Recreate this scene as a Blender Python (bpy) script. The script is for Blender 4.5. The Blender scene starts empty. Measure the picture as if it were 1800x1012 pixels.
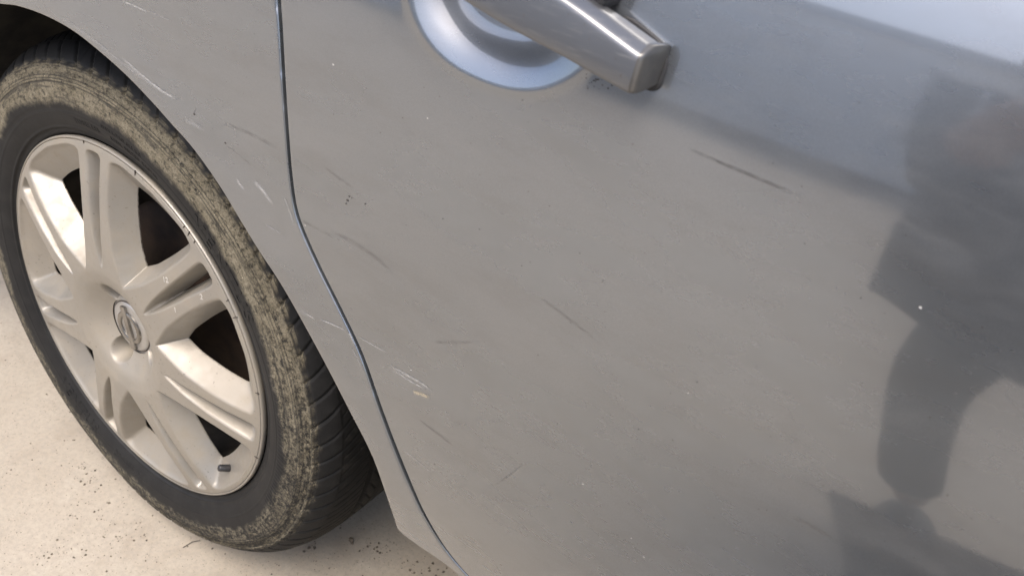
import bpy, bmesh, math, random
import numpy as np
from mathutils import Vector, Matrix, noise as mnoise
random.seed(7)
R = math.radians
scene = bpy.context.scene
COL = scene.collection

# ------------------------------------------------------------------ camera
CAM = np.array([0.71945, -0.42310, 0.93536]); YAW, PITCH, ROLL, FX = -0.52788, -0.58450, 0.17395, 1500.12
fwd = np.array([math.sin(YAW)*math.cos(PITCH), math.cos(YAW)*math.cos(PITCH), math.sin(PITCH)])
rt0 = np.array([math.cos(YAW), -math.sin(YAW), 0]); up0 = np.cross(rt0, fwd)
rt = rt0*math.cos(ROLL) + up0*math.sin(ROLL); up = -rt0*math.sin(ROLL) + up0*math.cos(ROLL)
cd = bpy.data.cameras.new('camera'); cam = bpy.data.objects.new('camera', cd); COL.objects.link(cam)
M = Matrix(((rt[0], up[0], -fwd[0], CAM[0]), (rt[1], up[1], -fwd[1], CAM[1]), (rt[2], up[2], -fwd[2], CAM[2]), (0, 0, 0, 1)))
cam.matrix_world = M
cd.sensor_width = 36; cd.lens = FX/1800*36; cd.clip_start = 0.02; cd.clip_end = 500
cd.dof.use_dof = True; cd.dof.focus_distance = 0.72; cd.dof.aperture_fstop = 12
scene.camera = cam

# ------------------------------------------------------------------ world and sun (bright overcast)
SUN_EL, SUN_AZ = 62, 282           # azimuth measured from +x towards +y
w = bpy.data.worlds.new("World"); scene.world = w; w.use_nodes = True
nt = w.node_tree; nt.nodes.clear()
sky = nt.nodes.new('ShaderNodeTexSky'); sky.sky_type = 'NISHITA'; sky.sun_disc = False
sky.sun_elevation = R(SUN_EL); sky.sun_rotation = R(90-SUN_AZ)
sky.air_density = 0.85; sky.dust_density = 4.5; sky.ozone_density = 1.0
bg = nt.nodes.new('ShaderNodeBackground'); bg.inputs[1].default_value = 0.15
wo = nt.nodes.new('ShaderNodeOutputWorld')
nt.links.new(sky.outputs[0], bg.inputs[0]); nt.links.new(bg.outputs[0], wo.inputs[0])
sd = bpy.data.lights.new('sun', 'SUN'); sd.energy = 0.8; sd.angle = R(38); sd.color = (1, 0.95, 0.89)
so = bpy.data.objects.new('sun', sd); COL.objects.link(so)
sdir = Vector((math.cos(R(SUN_EL))*math.cos(R(SUN_AZ)), math.cos(R(SUN_EL))*math.sin(R(SUN_AZ)), math.sin(R(SUN_EL))))
so.rotation_euler = sdir.to_track_quat('Z', 'Y').to_euler()
scene.view_settings.view_transform = 'Standard'; scene.view_settings.look = 'None'
scene.view_settings.exposure = 1.36; scene.view_settings.gamma = 1

# ------------------------------------------------------------------ helpers
def link(name, me, m=None, parent=None, loc=None):
    o = bpy.data.objects.new(name, me); COL.objects.link(o)
    if m is not None: me.materials.append(m)
    if parent is not None: o.parent = parent
    if loc is not None: o.location = loc
    return o
def mesh(name, v, f, smooth=True):
    me = bpy.data.meshes.new(name); me.from_pydata([tuple(map(float, p)) for p in v], [], [list(map(int, q)) for q in f]); me.update()
    if smooth: me.polygons.foreach_set('use_smooth', [True]*len(me.polygons))
    return me
def bm_mesh(name, bm, smooth=False):
    bmesh.ops.recalc_face_normals(bm, faces=bm.faces)
    me = bpy.data.meshes.new(name); bm.to_mesh(me); bm.free()
    if smooth: me.polygons.foreach_set('use_smooth', [True]*len(me.polygons))
    return me
def box(bm, c, s, rot=None, bev=0):
    r = bmesh.ops.create_cube(bm, size=1)['verts']
    mat = Matrix.Translation(c) @ (rot.to_4x4() if rot else Matrix.Identity(4)) @ Matrix.Diagonal((*s, 1))
    bmesh.ops.transform(bm, matrix=mat, verts=r)
    if bev:
        es = {e for v in r for e in v.link_edges}
        bmesh.ops.bevel(bm, geom=list(es), offset=bev, segments=2, affect='EDGES', profile=.6)
def lathe(prof, n, axis='y'):
    """profile [(radius, y)] turned about the y axis"""
    v = []; f = []; k = len(prof)
    for i in range(n):
        a = 2*math.pi*i/n
        for r, y in prof: v.append((r*math.cos(a), y, r*math.sin(a)))
    for i in range(n):
        j = (i+1) % n
        for t in range(k-1): f.append((i*k+t, j*k+t, j*k+t+1, i*k+t+1))
    return v, f
def tag(o, label=None, cat=None, group=None, kind=None):
    if label: o['label'] = label
    if cat: o['category'] = cat
    if group: o['group'] = group
    if kind: o['kind'] = kind
    return o

class Mat:
    def __init__(s, name):
        s.m = bpy.data.materials.new(name); s.m.use_nodes = True; s.t = s.m.node_tree
        s.b = s.t.nodes['Principled BSDF']; s.out = s.t.nodes['Material Output']
    def n(s, typ, **k):
        nd = s.t.nodes.new('ShaderNode'+typ)
        for a, b in k.items():
            if a.startswith('i_'):
                a = a[2:]; a = int(a) if a.isdigit() else a.replace('_', ' ')
                s.put(b, nd.inputs[a])
            else: setattr(nd, a, b)
        return nd
    def put(s, v, inp):
        if isinstance(v, bpy.types.NodeSocket): s.t.links.new(v, inp)
        elif isinstance(v, (tuple, list)) and len(v) == 3 and inp.type == 'RGBA': inp.default_value = (*v, 1)
        else: inp.default_value = v
    def set(s, **k):
        for a, b in k.items(): s.put(b, s.b.inputs[a.replace('_', ' ')])
        return s
    def coord(s): return s.n('TexCoord').outputs['Object']
    def geo(s): return s.n('NewGeometry')
    def math(s, op, a, b=0.0, c=None, clamp=False):
        nd = s.n('Math', operation=op, use_clamp=clamp); s.put(a, nd.inputs[0]); s.put(b, nd.inputs[1])
        if c is not None: s.put(c, nd.inputs[2])
        return nd.outputs[0]
    def mapr(s, v, a, b, c=0., d=1., smooth=True):
        nd = s.n('MapRange'); nd.interpolation_type = 'SMOOTHSTEP' if smooth else 'LINEAR'
        s.put(v, nd.inputs[0]); 
        for i, x in enumerate((a, b, c, d)): s.put(x, nd.inputs[i+1])
        return nd.outputs[0]
    def noise(s, scale, detail=4, rough=.55, vec=None, stretch=None, dist=0, rot=None):
        if vec is None: vec = s.coord()
        if stretch or rot:
            mp = s.n('Mapping'); s.put(vec, mp.inputs[0])
            if rot: mp.inputs['Rotation'].default_value = rot
            if stretch: mp.inputs['Scale'].default_value = stretch
            vec = mp.outputs[0]
        nd = s.n('TexNoise'); s.put(vec, nd.inputs['Vector']); nd.inputs['Scale'].default_value = scale
        nd.inputs['Detail'].default_value = detail; nd.inputs['Roughness'].default_value = rough; nd.inputs['Distortion'].default_value = dist
        return nd.outputs['Fac']
    def voro(s, scale, feature='F1', vec=None, rnd=1):
        nd = s.n('TexVoronoi', feature=feature); s.put(vec if vec is not None else s.coord(), nd.inputs['Vector'])
        nd.inputs['Scale'].default_value = scale; nd.inputs['Randomness'].default_value = rnd
        return nd.outputs['Distance']
    def mix(s, f, a, b):
        nd = s.n('Mix', data_type='RGBA'); s.put(f, nd.inputs[0]); s.put(a, nd.inputs[6]); s.put(b, nd.inputs[7]); return nd.outputs[2]
    def mul(s, a, b): return s.math('MULTIPLY', a, b)
    def bump(s, h, dist=.001, strength=1., prev=None):
        nd = s.n('Bump'); s.put(h, nd.inputs['Height']); nd.inputs['Distance'].default_value = dist; nd.inputs['Strength'].default_value = strength
        if prev is not None: s.put(prev, nd.inputs['Normal'])
        return nd.outputs[0]

# ------------------------------------------------------------------ materials
def paint_material():
    m = Mat('grey_metallic_paint'); co = m.coord()
    slant = (0, R(-24), 0)
    n1 = m.noise(7, 5, .6, co, (1, 1, 2.6), rot=slant)
    n2 = m.noise(30, 6, .65, co, (1, 1, 3.5), rot=slant)
    n3 = m.noise(2.2, 3, .5, co)
    fleck = m.noise(2600, 2, .5, co)
    dirt = m.math('ADD', m.mapr(n1, .40, .70, 0, .5), m.mapr(n2, .48, .78, 0, .22), clamp=True)
    base = m.mix(m.mapr(fleck, .3, .7), (.182, .200, .217), (.226, .245, .263))
    base = m.mix(m.mul(dirt, .5), base, (.205, .198, .182))
    n4 = m.noise(13, 6, .68, co, (1, 1, 3.4), rot=(0, R(14), 0)); n5 = m.noise(70, 5, .7, co, (1, 1, 5), rot=(0, R(8), 0))
    base = m.mix(m.math('ADD', m.mapr(n4, .42, .72, 0, .42), m.mapr(n5, .52, .78, 0, .14), clamp=True), base, (.172, .178, .183))
    m.set(Base_Color=base, Metallic=m.mapr(dirt, 0, 1, .82, .70), Roughness=m.mapr(dirt, 0, 1, .27, .40),
          Coat_Weight=m.mapr(dirt, 0, 1, .97, .92), Coat_Roughness=m.mapr(n1, .35, .75, .045, .065), Coat_IOR=2.0)
    # orange peel, tiny dust grains
    h = m.noise(420, 2, .5, co)
    b = m.bump(h, .00001, .2)
    b = m.bump(n3, .003, .2, b)
    m.set(Normal=b); m.set(Coat_Normal=m.bump(n3, .003, .2))
    return m.m
PAINT = paint_material()

def handle_paint():
    m = Mat('handle_paint'); co = m.coord()
    st = m.noise(60, 5, .7, co, (1, 1, 9), rot=(0, R(8), 0)); gr = m.noise(900, 3, .6, co)
    sc = m.mapr(st, .52, .70)
    dots = m.mapr(m.noise(260, 3, .6, co), .66, .75)
    base = m.mix(m.mul(sc, .35), (.135, .139, .145), (.205, .203, .195))
    base = m.mix(m.mul(dots, .5), base, (.12, .10, .08))
    m.set(Base_Color=base, Metallic=.75, Roughness=m.mapr(sc, 0, 1, .33, .45), Coat_Weight=.8, Coat_Roughness=.12)
    m.set(Normal=m.bump(st, .00008, .5, m.bump(gr, .00003, .4)))
    return m.m
HPAINT = handle_paint()

def alloy_material():
    m = Mat('dusty_silver_alloy'); co = m.coord()
    big = m.noise(9, 5, .6, co); med = m.noise(45, 6, .65, co); fine = m.noise(420, 3, .6, co)
    dust = m.math('ADD', m.mapr(big, .35, .65, .10, .65), m.mapr(med, .4, .75, 0, .45), clamp=True)
    # more brake dust and mud low in the recesses towards the rim
    sp = m.n('SeparateXYZ'); m.put(co, sp.inputs[0])
    base = m.mix(dust, (.31, .292, .258), (.262, .232, .182))
    sp1 = m.mapr(m.noise(230, 3, .7, co), .645, .69); sp2 = m.mapr(m.noise(150, 6, .8, co), .64, .70)
    gate = m.mapr(m.noise(14, 3, .5, co), .38, .56)
    specks = m.mul(m.math('MAXIMUM', sp1, sp2), gate)
    base = m.mix(m.mul(specks, .6), base, (.12, .10, .08))
    m.set(Base_Color=base, Metallic=m.mapr(dust, 0, 1, .62, .25), Roughness=m.mapr(dust, 0, 1, .42, .62),
          Coat_Weight=.25, Coat_Roughness=.2)
    m.set(Normal=m.bump(fine, .00006, .5, m.bump(med, .0004, .25)))
    return m.m
ALLOY = alloy_material()

def rubber_material(name='muddy_rubber', mud=True):
    m = Mat(name); co = m.coord()
    sp = m.n('SeparateXYZ'); m.put(co, sp.inputs[0]); x, y, z = sp.outputs
    r = m.math('SQRT', m.math('ADD', m.mul(x, x), m.mul(z, z)))
    ang = m.math('ARCTAN2', z, x)
    pv = m.n('CombineXYZ'); m.put(m.mul(ang, .29), pv.inputs[0]); m.put(m.mul(r, 1.), pv.inputs[1]); m.put(y, pv.inputs[2])
    P = pv.outputs[0]
    big = m.noise(8, 4, .6, co); med = m.noise(60, 6, .7, co); fine = m.noise(700, 4, .7, co)
    ringn = m.noise(300, 4, .6, P, (.14, 1, 1)); ringn2 = m.noise(120, 3, .6, P, (.1, 1, 1)); grit = m.noise(1500, 3, .7, co)
    base = m.mix(m.mapr(big, .3, .7), (.0065, .0067, .0070), (.012, .012, .0118))
    haze = m.mapr(med, .35, .75, .0, .30)
    base = m.mix(haze, base, (.030, .0295, .028))
    if mud:
        wob = m.math('ADD', m.math('MULTIPLY', big, .032), m.mul(med, .016))       # uneven edge of the mud band
        rr = m.math('ADD', r, m.math('SUBTRACT', wob, .024))
        band = m.mul(m.mapr(rr, .250, .259), m.mapr(rr, .2975, .2875))
        # splashed thickest at the top and the front side of the wheel, thinner at its bottom
        hz = m.mapr(m.math('ADD', m.mul(z, 1.0), m.mul(x, -.25)), -.16, .16, .50, 1.0)
        outer = m.mapr(y, .052, .020)
        crust = m.noise(170, 9, .82, co); crust2 = m.noise(420, 7, .85, P, (.7, 1, 1))
        lo = m.mapr(hz, 0, 1, .53, .40, False); hi = m.mapr(hz, 0, 1, .60, .51, False)
        patch = m.mapr(m.math('ADD', m.mul(ringn, .16), m.math('ADD', m.mul(crust, .48), m.mul(crust2, .36))), lo, hi)
        for r_i, w_i in ((.2722, .0006), (.2752, .0004), (.2782, .0005), (.2862, .0006), (.2890, .0005), (.2922, .0005)):
            patch = m.mul(patch, m.mapr(m.math('ABSOLUTE', m.math('SUBTRACT', r, r_i)), w_i*.3, w_i*1.5, .30, 1))
        saw = m.math('ABSOLUTE', m.math('SUBTRACT', m.math('FRACT', m.mul(ang, 72/(2*math.pi))), .5))
        patch = m.mul(patch, m.mapr(m.math('ADD', r, m.mul(saw, .012)), .2965, .2915, .0, 1))
        edge = m.mul(m.mapr(m.math('ABSOLUTE', m.math('SUBTRACT', r, .2860)), .0011, .0003), m.mul(m.mapr(med, .40, .55), m.mapr(y, .03, .02)))
        mudf = m.mul(m.mul(m.mul(band, outer), patch), m.mapr(ringn2, .32, .46, .35, 1))
        # dust on the shoulder blocks and tread
        tread = m.mul(m.mapr(r, .300, .309), m.mapr(m.noise(90, 6, .75, co), .50, .72, .0, .22))
        base = m.mix(m.mul(m.mapr(r, .302, .309), .6), base, (.0025, .0025, .0025))
        mudf = m.math('MAXIMUM', mudf, m.mul(edge, .8))
        mudc = m.mix(m.mapr(med, .3, .7), (.195, .170, .116), (.285, .252, .180))
        mudc = m.mix(m.mapr(fine, .38, .58), m.mix(.5, mudc, (.060, .052, .038)), mudc)
        base = m.mix(m.mul(tread, 1.), base, (.060, .054, .043))
        base = m.mix(m.math('MULTIPLY', mudf, .93), base, mudc)
        bits = m.mapr(m.noise(330, 2, .5, co), .74, .77)
        base = m.mix(m.mul(bits, m.mapr(mudf, 0, .5)), base, (.48, .42, .31))
        m.set(Roughness=m.mapr(mudf, 0, 1, .62, .92))
        hh = m.math('ADD', m.mul(mudf, m.math('ADD', m.mul(grit, .8), m.mul(fine, 1.0))), m.mul(med, .2))
        m.set(Normal=m.bump(hh, .0011, .8, m.bump(fine, .0001, .5)))
    else:
        m.set(Roughness=.6, Normal=m.bump(fine, .0001, .5))
    m.set(Base_Color=base, Specular_IOR_Level=m.mapr(m.math('SUBTRACT', r, .0), .284, .300, .28, .12) if mud else .28)
    return m.m
RUBBER = rubber_material()
LETTER = rubber_material('raised_lettering_rubber', False)

def simple(name, c, rough=.6, metal=0, spec=.5, nscale=0, c2=None, bump=0, coat=0):
    m = Mat(name); col = c
    if nscale:
        n = m.noise(nscale, 5, .6); col = m.mix(m.mapr(n, .3, .7), c, c2 or tuple(x*.7 for x in c))
        if bump: m.set(Normal=m.bump(n, bump, .6))
    m.set(Base_Color=col, Roughness=rough, Metallic=metal, Specular_IOR_Level=spec, Coat_Weight=coat)
    return m.m
DARK = simple('black_plastic_liner', (.016, .015, .014), .85, 0, .3, 25, (.04, .035, .028), .002)
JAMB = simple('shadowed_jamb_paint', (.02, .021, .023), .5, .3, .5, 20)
BRAKE = simple('rusty_brake_iron', (.030, .022, .018), .7, .4, .4, 40, (.055, .036, .025), .001)
CHROME = simple('worn_badge_chrome', (.34, .325, .30), .24, .9, .5, 60, (.22, .205, .18))
CAPS = simple('centre_cap_silver', (.40, .39, .37), .36, .5, .5, 50, (.34, .32, .28))
GROOVE = simple('cap_groove_dirt', (.05, .04, .032), .9)
CHALK = simple('faded_marking', (.50, .475, .43), .7)
SEAL = simple('black_handle_seal', (.018, .018, .019), .6)

def ground_material():
    m = Mat('beige_concrete'); co = m.geo().outputs['Position']
    big = m.noise(2.2, 5, .6, co); med = m.noise(11, 6, .65, co); fine = m.noise(160, 5, .7, co); fin2 = m.noise(700, 3, .7, co)
    base = m.mix(m.mapr(big, .3, .7), (.338, .296, .232), (.384, .342, .276))
    base = m.mix(m.mapr(med, .48, .72, 0, .9), base, (.292, .252, .196))
    base = m.mix(m.mapr(med, .46, .30, 0, .5), base, (.43, .392, .322))
    base = m.mix(m.mapr(fine, .35, .7, .0, .50), base, (.26, .235, .20))
    # dark specks of grit and dirt gathered in drifts
    drift = m.mapr(m.noise(9, 4, .6, co), .46, .66)
    s1 = m.mapr(m.voro(210, vec=co), .17, .11); s1n = m.mapr(m.noise(75, 4, .7, co), .50, .62)
    s2 = m.mapr(m.noise(210, 5, .85, co), .565, .66)
    s = m.mul(m.math('MAXIMUM', m.mul(s1, s1n), s2), m.mapr(drift, 0, 1, .55, 1))
    base = m.mix(m.mul(s, .8), base, (.12, .102, .078))
    pits = m.mapr(m.noise(55, 5, .75, co), .33, .29)
    base = m.mix(m.mul(pits, .4), base, (.20, .17, .14))
    # wet/dirty shade of old stains under the car (a stain with its own shape)
    h = m.math('ADD', m.mul(fine, .6), m.mul(fin2, .4)); h = m.math('SUBTRACT', h, m.mul(pits, .8))
    m.set(Base_Color=base, Roughness=.92, Specular_IOR_Level=.25, Normal=m.bump(h, .0012, .7))
    return m.m
GROUND = ground_material()

# ------------------------------------------------------------------ setting
bm = bmesh.new(); bmesh.ops.create_grid(bm, x_segments=24, y_segments=24, size=60)
g = link('ground', bm_mesh('ground', bm), GROUND); tag(g, kind='structure')

# ------------------------------------------------------------------ car (empty at the base of its rear wheel)
WZ = 0.316
car = bpy.data.objects.new('parked_car', None); COL.objects.link(car); car.location = (0, 0, 0)
tag(car, 'scratched dusty grey parked car seen at its rear door, wheel arch and silver alloy wheel', 'car')

# ---- body side surface: outward offset as a function of height
zz = np.linspace(0, 1.3, 521)
TZ = [0, .2, .30, .38, .45, .52, .65, .78, .87, .95, 1.05, 1.3]
TT = [-6, -12, -15, -12, -7, -1.5, 3.5, 9, 16, 24, 32, 35]
from bisect import bisect
tl = np.interp(zz, TZ, TT); ker = np.ones(25)/25
tl = np.convolve(np.pad(tl, 12, mode='edge'), ker, mode='valid')
SS = np.concatenate([[0], np.cumsum(-np.tan(np.radians((tl[1:]+tl[:-1])/2))*(zz[1]-zz[0]))]); SS = SS-SS.max()+.05
def bodyY(x, z):
    return -np.interp(z, zz, SS) + .010*np.clip((0.9-x)/1.2, 0, 2)**2*0
def unproj_body(pts, off=0.0):
    out = []
    for px, py in pts:
        d = ((px-900)/FX)*rt-((py-506)/FX)*up+fwd; y = -.045
        for i in range(60):
            t = (y-CAM[1])/d[1]; P = CAM+d*t; y = .6*y+.4*(float(bodyY(P[0], P[2]))-off)
        out.append(P.copy())
    return np.array(out)

def seg_dist(P, poly, closed=False):
    """distance from points P (n,2) to polyline, with sign: + on the left-hand side of the polyline"""
    best = np.full(len(P), 1e9); sgn = np.ones(len(P))
    n = len(poly)
    for i in range(n if closed else n-1):
        a = poly[i]; b = poly[(i+1) % n]; ab = b-a; L = ab@ab
        t = np.clip(((P-a)@ab)/L, 0, 1); q = a+t[:, None]*ab; dv = P-q; d = np.hypot(dv[:, 0], dv[:, 1])
        c = ab[0]*(P[:, 1]-a[1])-ab[1]*(P[:, 0]-a[0])
        up_ = d < best-1e-9; best = np.where(up_, d, best); sgn = np.where(up_, np.sign(c)+(c == 0), sgn)
    return best*sgn
def smooth_poly(pts, n=4):
    """Catmull-Rom resampling"""
    p = np.array(pts, float); out = []
    for i in range(len(p)-1):
        p0 = p[max(i-1, 0)]; p1 = p[i]; p2 = p[i+1]; p3 = p[min(i+2, len(p)-1)]
        for k in range(n):
            t = k/n; out.append(.5*((2*p1)+(-p0+p2)*t+(2*p0-5*p1+4*p2-p3)*t*t+(-p0+3*p1-3*p2+p3)*t**3))
    out.append(p[-1]); return np.array(out)

def clip_grid(xs, zs, F):
    """cells of the grid where F<=0, cut exactly along F=0; returns points (n,2), faces, boundary edges on F=0"""
    X, Z = np.meshgrid(xs, zs, indexing='ij'); nx, nz = X.shape
    P = np.stack([X.ravel(), Z.ravel()], 1); f = F(P)
    verts = []; idx = {}; cross = {}
    def vid(i):
        if i not in idx: idx[i] = len(verts); verts.append(P[i])
        return idx[i]
    def cid(i, j):
        k = (min(i, j), max(i, j))
        if k not in cross:
            a, b = P[k[0]], P[k[1]]; fa, fb = f[k[0]], f[k[1]]; t = fa/(fa-fb)
            t = min(max(t, .02), .98)
            cross[k] = len(verts); verts.append(a+(b-a)*t)
        return cross[k]
    faces = []; edges = []
    for i in range(nx-1):
        for j in range(nz-1):
            q = [i*nz+j, (i+1)*nz+j, (i+1)*nz+j+1, i*nz+j+1]; s = [f[k] <= 0 for k in q]
            if not any(s): continue
            if all(s): faces.append([vid(k) for k in q]); continue
            poly = []; cr = []
            for a in range(4):
                b = (a+1) % 4
                if s[a]: poly.append(vid(q[a]))
                if s[a] != s[b]:
                    c = cid(q[a], q[b]); poly.append(c); cr.append(c)
            if len(poly) >= 3: faces.append(poly)
            if len(cr) == 2: edges.append(tuple(cr))
    return np.array(verts), faces, edges
def grad(F, P, e=1e-4):
    gx = (F(P+[e, 0])-F(P-[e, 0]))/(2*e); gz = (F(P+[0, e])-F(P-[0, e]))/(2*e)
    L = np.hypot(gx, gz)+1e-9; return np.stack([gx/L, gz/L], 1)

def panel(name, xs, zs, F, Y, mat, parent, hem=.018, rad=.0013):
    """sheet-metal panel with a rolled edge all along the cut F=0"""
    P, faces, edges = clip_grid(xs, zs, lambda p: F(p)+rad)
    V = [(p[0], float(y), p[1]) for p, y in zip(P, Y(P[:, 0], P[:, 1]))]
    on = sorted({v for e in edges for v in e}); B = P[on]; G = grad(F, B)
    rings = [{v: v for v in on}]
    for a in (30, 60, 90):
        s, c = math.sin(R(a)), 1-math.cos(R(a)); ids = {}
        for k, v in enumerate(on):
            q = B[k]+G[k]*rad*s; ids[v] = len(V); V.append((q[0], V[v][1]+rad*c, q[1]))
        rings.append(ids)
    ids = {}
    for k, v in enumerate(on):
        p = V[rings[-1][v]]; ids[v] = len(V); V.append((p[0], p[1]+hem, p[2]))
    rings.append(ids)
    for r0, r1 in zip(rings, rings[1:]):
        for a, b in edges: faces.append([r0[a], r0[b], r1[b], r1[a]])
    bm = bmesh.new(); vs = [bm.verts.new(v) for v in V]
    for f in faces:
        try: bm.faces.new([vs[i] for i in f])
        except ValueError: pass
    bmesh.ops.recalc_face_normals(bm, faces=bm.faces)
    me = bpy.data.meshes.new(name); bm.to_mesh(me); bm.free()
    me.polygons.foreach_set('use_smooth', [True]*len(me.polygons))
    o = link(name, me, mat, parent); return o

arch_px = [(0, 5), (35, 10), (80, 25), (130, 51), (175, 85), (225, 129), (270, 175), (312, 222), (345, 259), (390, 322), (430, 388), (460, 437), (500, 498), (540, 568), (580, 642), (620, 720), (660, 800), (688, 880), (703, 926)]
A3 = unproj_body(arch_px)[:, [0, 2]]
# rear part of the arch, mirrored from the front half
rearA = np.array([(-x*.96, z) for x, z in A3 if x > .05])[::-1]
ARCH = np.concatenate([np.array([(-.470, .20), (-.452, .29)]), rearA, A3])
ARCH = smooth_poly(ARCH, 4)
S3 = unproj_body([(703, 926), (745, 962), (800, 1004), (850, 1046)])[:, [0, 2]]
sillz = float(S3[-1, 1]); SILL = np.concatenate([S3, np.array([(.75, sillz-.006), (2.0, sillz-.01)])])
LOWER = np.concatenate([ARCH, smooth_poly(SILL, 4)[1:]])            # left-hand side of this line is the body
gap_px = [(488, -60), (489, 0), (493, 60), (498, 150), (504, 240), (510, 310), (519, 368), (536, 416), (566, 481), (601, 551), (636, 626), (666, 711), (700, 800), (725, 860), (745, 903), (778, 958), (815, 1004), (860, 1050)]
G3 = unproj_body(gap_px)[:, [0, 2]]
GAP = smooth_poly(np.concatenate([G3[1:], np.array([(G3[-1, 0]+.03, G3[-1, 1]-.022)])]), 4)
GAP = np.concatenate([np.array([(G3[1, 0]-.020, 1.05), (G3[1, 0]-.013, .92), (G3[1, 0]-.005, .80)]), GAP, np.array([(G3[-1, 0]+.08, G3[-1, 1]-.034), (2.0, G3[-1, 1]-.04)])])
def f_lower(P): return -seg_dist(P, LOWER)
def f_gap(P): return seg_dist(P, GAP)                                # + on the quarter-panel... sign fixed below
test = f_gap(np.array([[.8, .7]]))[0]
sg = -1 if test > 0 else 1
GW = .0017
def F_door(P): return np.maximum(sg*seg_dist(P, GAP)+GW, np.maximum(P[:, 0]-1.15, sillz-.012-P[:, 1]))
tl_ = f_lower(np.array([[0.2, .9]]))[0]; sl = -1 if tl_ > 0 else 1
def F_quarter(P): return np.maximum(np.maximum(-sg*seg_dist(P, GAP)+GW, sl*f_lower(P)), np.maximum(-P[:, 0]-.75, np.where(P[:, 0] > 0, np.maximum(P[:, 0]-.515, sillz-.006-P[:, 1]), -1)))

# door handle recess
CX, CZ, CW, CH = .450, .8215, .0655, .0575
def door_y(x, z):
    y = bodyY(x, z)
    u = (x-CX)/CW; v = (z-CZ)/CH
    rr = (np.abs(u)**2.3+np.abs(v)**2.3)**(1/2.3)
    t = np.clip((1.06-rr)/.50, 0, 1); d = t*t*(3-2*t)*(.86+.14*np.clip((.6-rr)/.6, 0, 1))
    lip = np.exp(-((rr-1.06)/.055)**2)*.0006
    # slight crease of the skin close to the shut line
    return y+.014*d-lip
xs = np.concatenate([np.arange(.24, .375, .004), np.arange(.375, .53, .0014), np.arange(.53, 1.16, .006)])
zs = np.concatenate([np.arange(.28, .7449, .005), np.arange(.745, .8999, .0014), np.arange(.9005, 1.04, .005)])
door = panel('rear_door', xs, zs, F_door, door_y, PAINT, car)
door['label'] = 'grey rear door with long scratches and dusty smears'
xs = np.arange(-.76, .80, .0045); zs = np.arange(.24, 1.04, .0045)
def quarter_y(x, z):
    P = np.stack([x, z], 1); d = np.abs(seg_dist(P, ARCH))
    # arch lip gently flared and rolled
    return bodyY(x, z)-.0035*np.exp(-(d/.030)**2)
quarter = panel('quarter_panel', xs, zs, F_quarter, quarter_y, PAINT, car, hem=.016)
quarter['label'] = 'grey rear quarter panel round the wheel arch'

# dark jamb behind the shut line
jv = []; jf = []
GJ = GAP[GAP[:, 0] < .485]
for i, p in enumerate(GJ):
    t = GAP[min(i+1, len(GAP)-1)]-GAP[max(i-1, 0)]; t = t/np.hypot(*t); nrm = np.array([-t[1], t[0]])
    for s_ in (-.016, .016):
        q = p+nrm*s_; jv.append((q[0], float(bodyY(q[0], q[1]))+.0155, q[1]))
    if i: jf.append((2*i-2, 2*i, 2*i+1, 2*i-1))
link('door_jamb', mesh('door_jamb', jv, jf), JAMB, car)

# wheel housing, inner wall and underside
v, f = [], []
n = 64; prof = [(.385, -.020), (.390, .02), (.395, .10), (.395, .27), (.36, .30), (.0, .31)]
for i in range(n+1):
    a = R(16)+(R(150))*i/n
    for r, y in prof: v.append((r*math.cos(a), y, WZ+r*math.sin(a)))
k = len(prof)
for i in range(n):
    for t in range(k-1): f.append((i*k+t, i*k+t+1, (i+1)*k+t+1, (i+1)*k+t))
link('wheel_arch_liner', mesh('wheel_arch_liner', v, f), DARK, car)
bm = bmesh.new()
box(bm, (1.45, .82, .31), (2.0, 1.55, .12)); box(bm, (1.35, .80, .66), (1.7, 1.5, .55)); box(bm, (-.58, .82, .52), (.34, 1.5, .45))
box(bm, (.0, .95, .70), (1.0, 1.2, .5))
link('underbody', bm_mesh('underbody', bm), DARK, car)

# ------------------------------------------------------------------ wheel
PHI0 = 96.6
def smin(a, b, k):
    h = np.clip(.5+.5*(b-a)/k, 0, 1); return b*(1-h)+a*h-k*h*(1-h)
def smax(a, b, k): return -smin(-a, -b, k)
HR = [30, 34, 42, 60, 75, 115, 150, 175, 195, 207, 212, 217]
HH = [0, 1.5, 6, 17, 20.5, 19, 15, 11, 7.0, 4.3, 3.0, 1.2]
rr_ = np.linspace(25, 225, 401); hh_ = np.interp(rr_, HR, HH); kk = np.ones(19)/19
hh_ = np.convolve(np.pad(hh_, 9, mode='edge'), kk, mode='valid')
crown = lambda r: np.interp(r, rr_, hh_)
# half window outline in mm, sector frame: spoke axis = +u, tangential = v
WR = np.array([76, 79, 85, 92, 100, 115, 150, 180, 200, 206, 209, 210.5, 211])
WD = np.array([25.714, 23.4, 20.0, 17.2, 14.6, 11.3, 8.0, 7.0, 7.1, 8.2, 10.4, 14, 25.714])
wpts = [(r*math.cos(R(d)), r*math.sin(R(d))) for r, d in zip(WR, WD)]
wpoly = smooth_poly(wpts, 6)
wmir = []
half = R(360/14)
for p in wpoly[::-1]:    # mirror across the window's middle line
    a = math.atan2(p[1], p[0]); r = math.hypot(*p); a2 = 2*half-a; wmir.append((r*math.cos(a2), r*math.sin(a2)))
WIN = np.concatenate([wpoly, np.array(wmir)[1:-1]])
GRr = np.array([80, 84, 90, 100, 115, 130, 150, 170, 190, 200, 204, 206.5, 207.5])
GRw = np.array([0, 2.0, 3.6, 5.6, 7.6, 8.8, 10.2, 11.2, 12.6, 12.6, 11.4, 8.5, 0])
gp = smooth_poly(np.stack([GRr, GRw], 1), 5)
GPOLY = np.concatenate([gp, np.stack([gp[::-1][1:-1, 0], -gp[::-1][1:-1, 1]], 1)])
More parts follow.
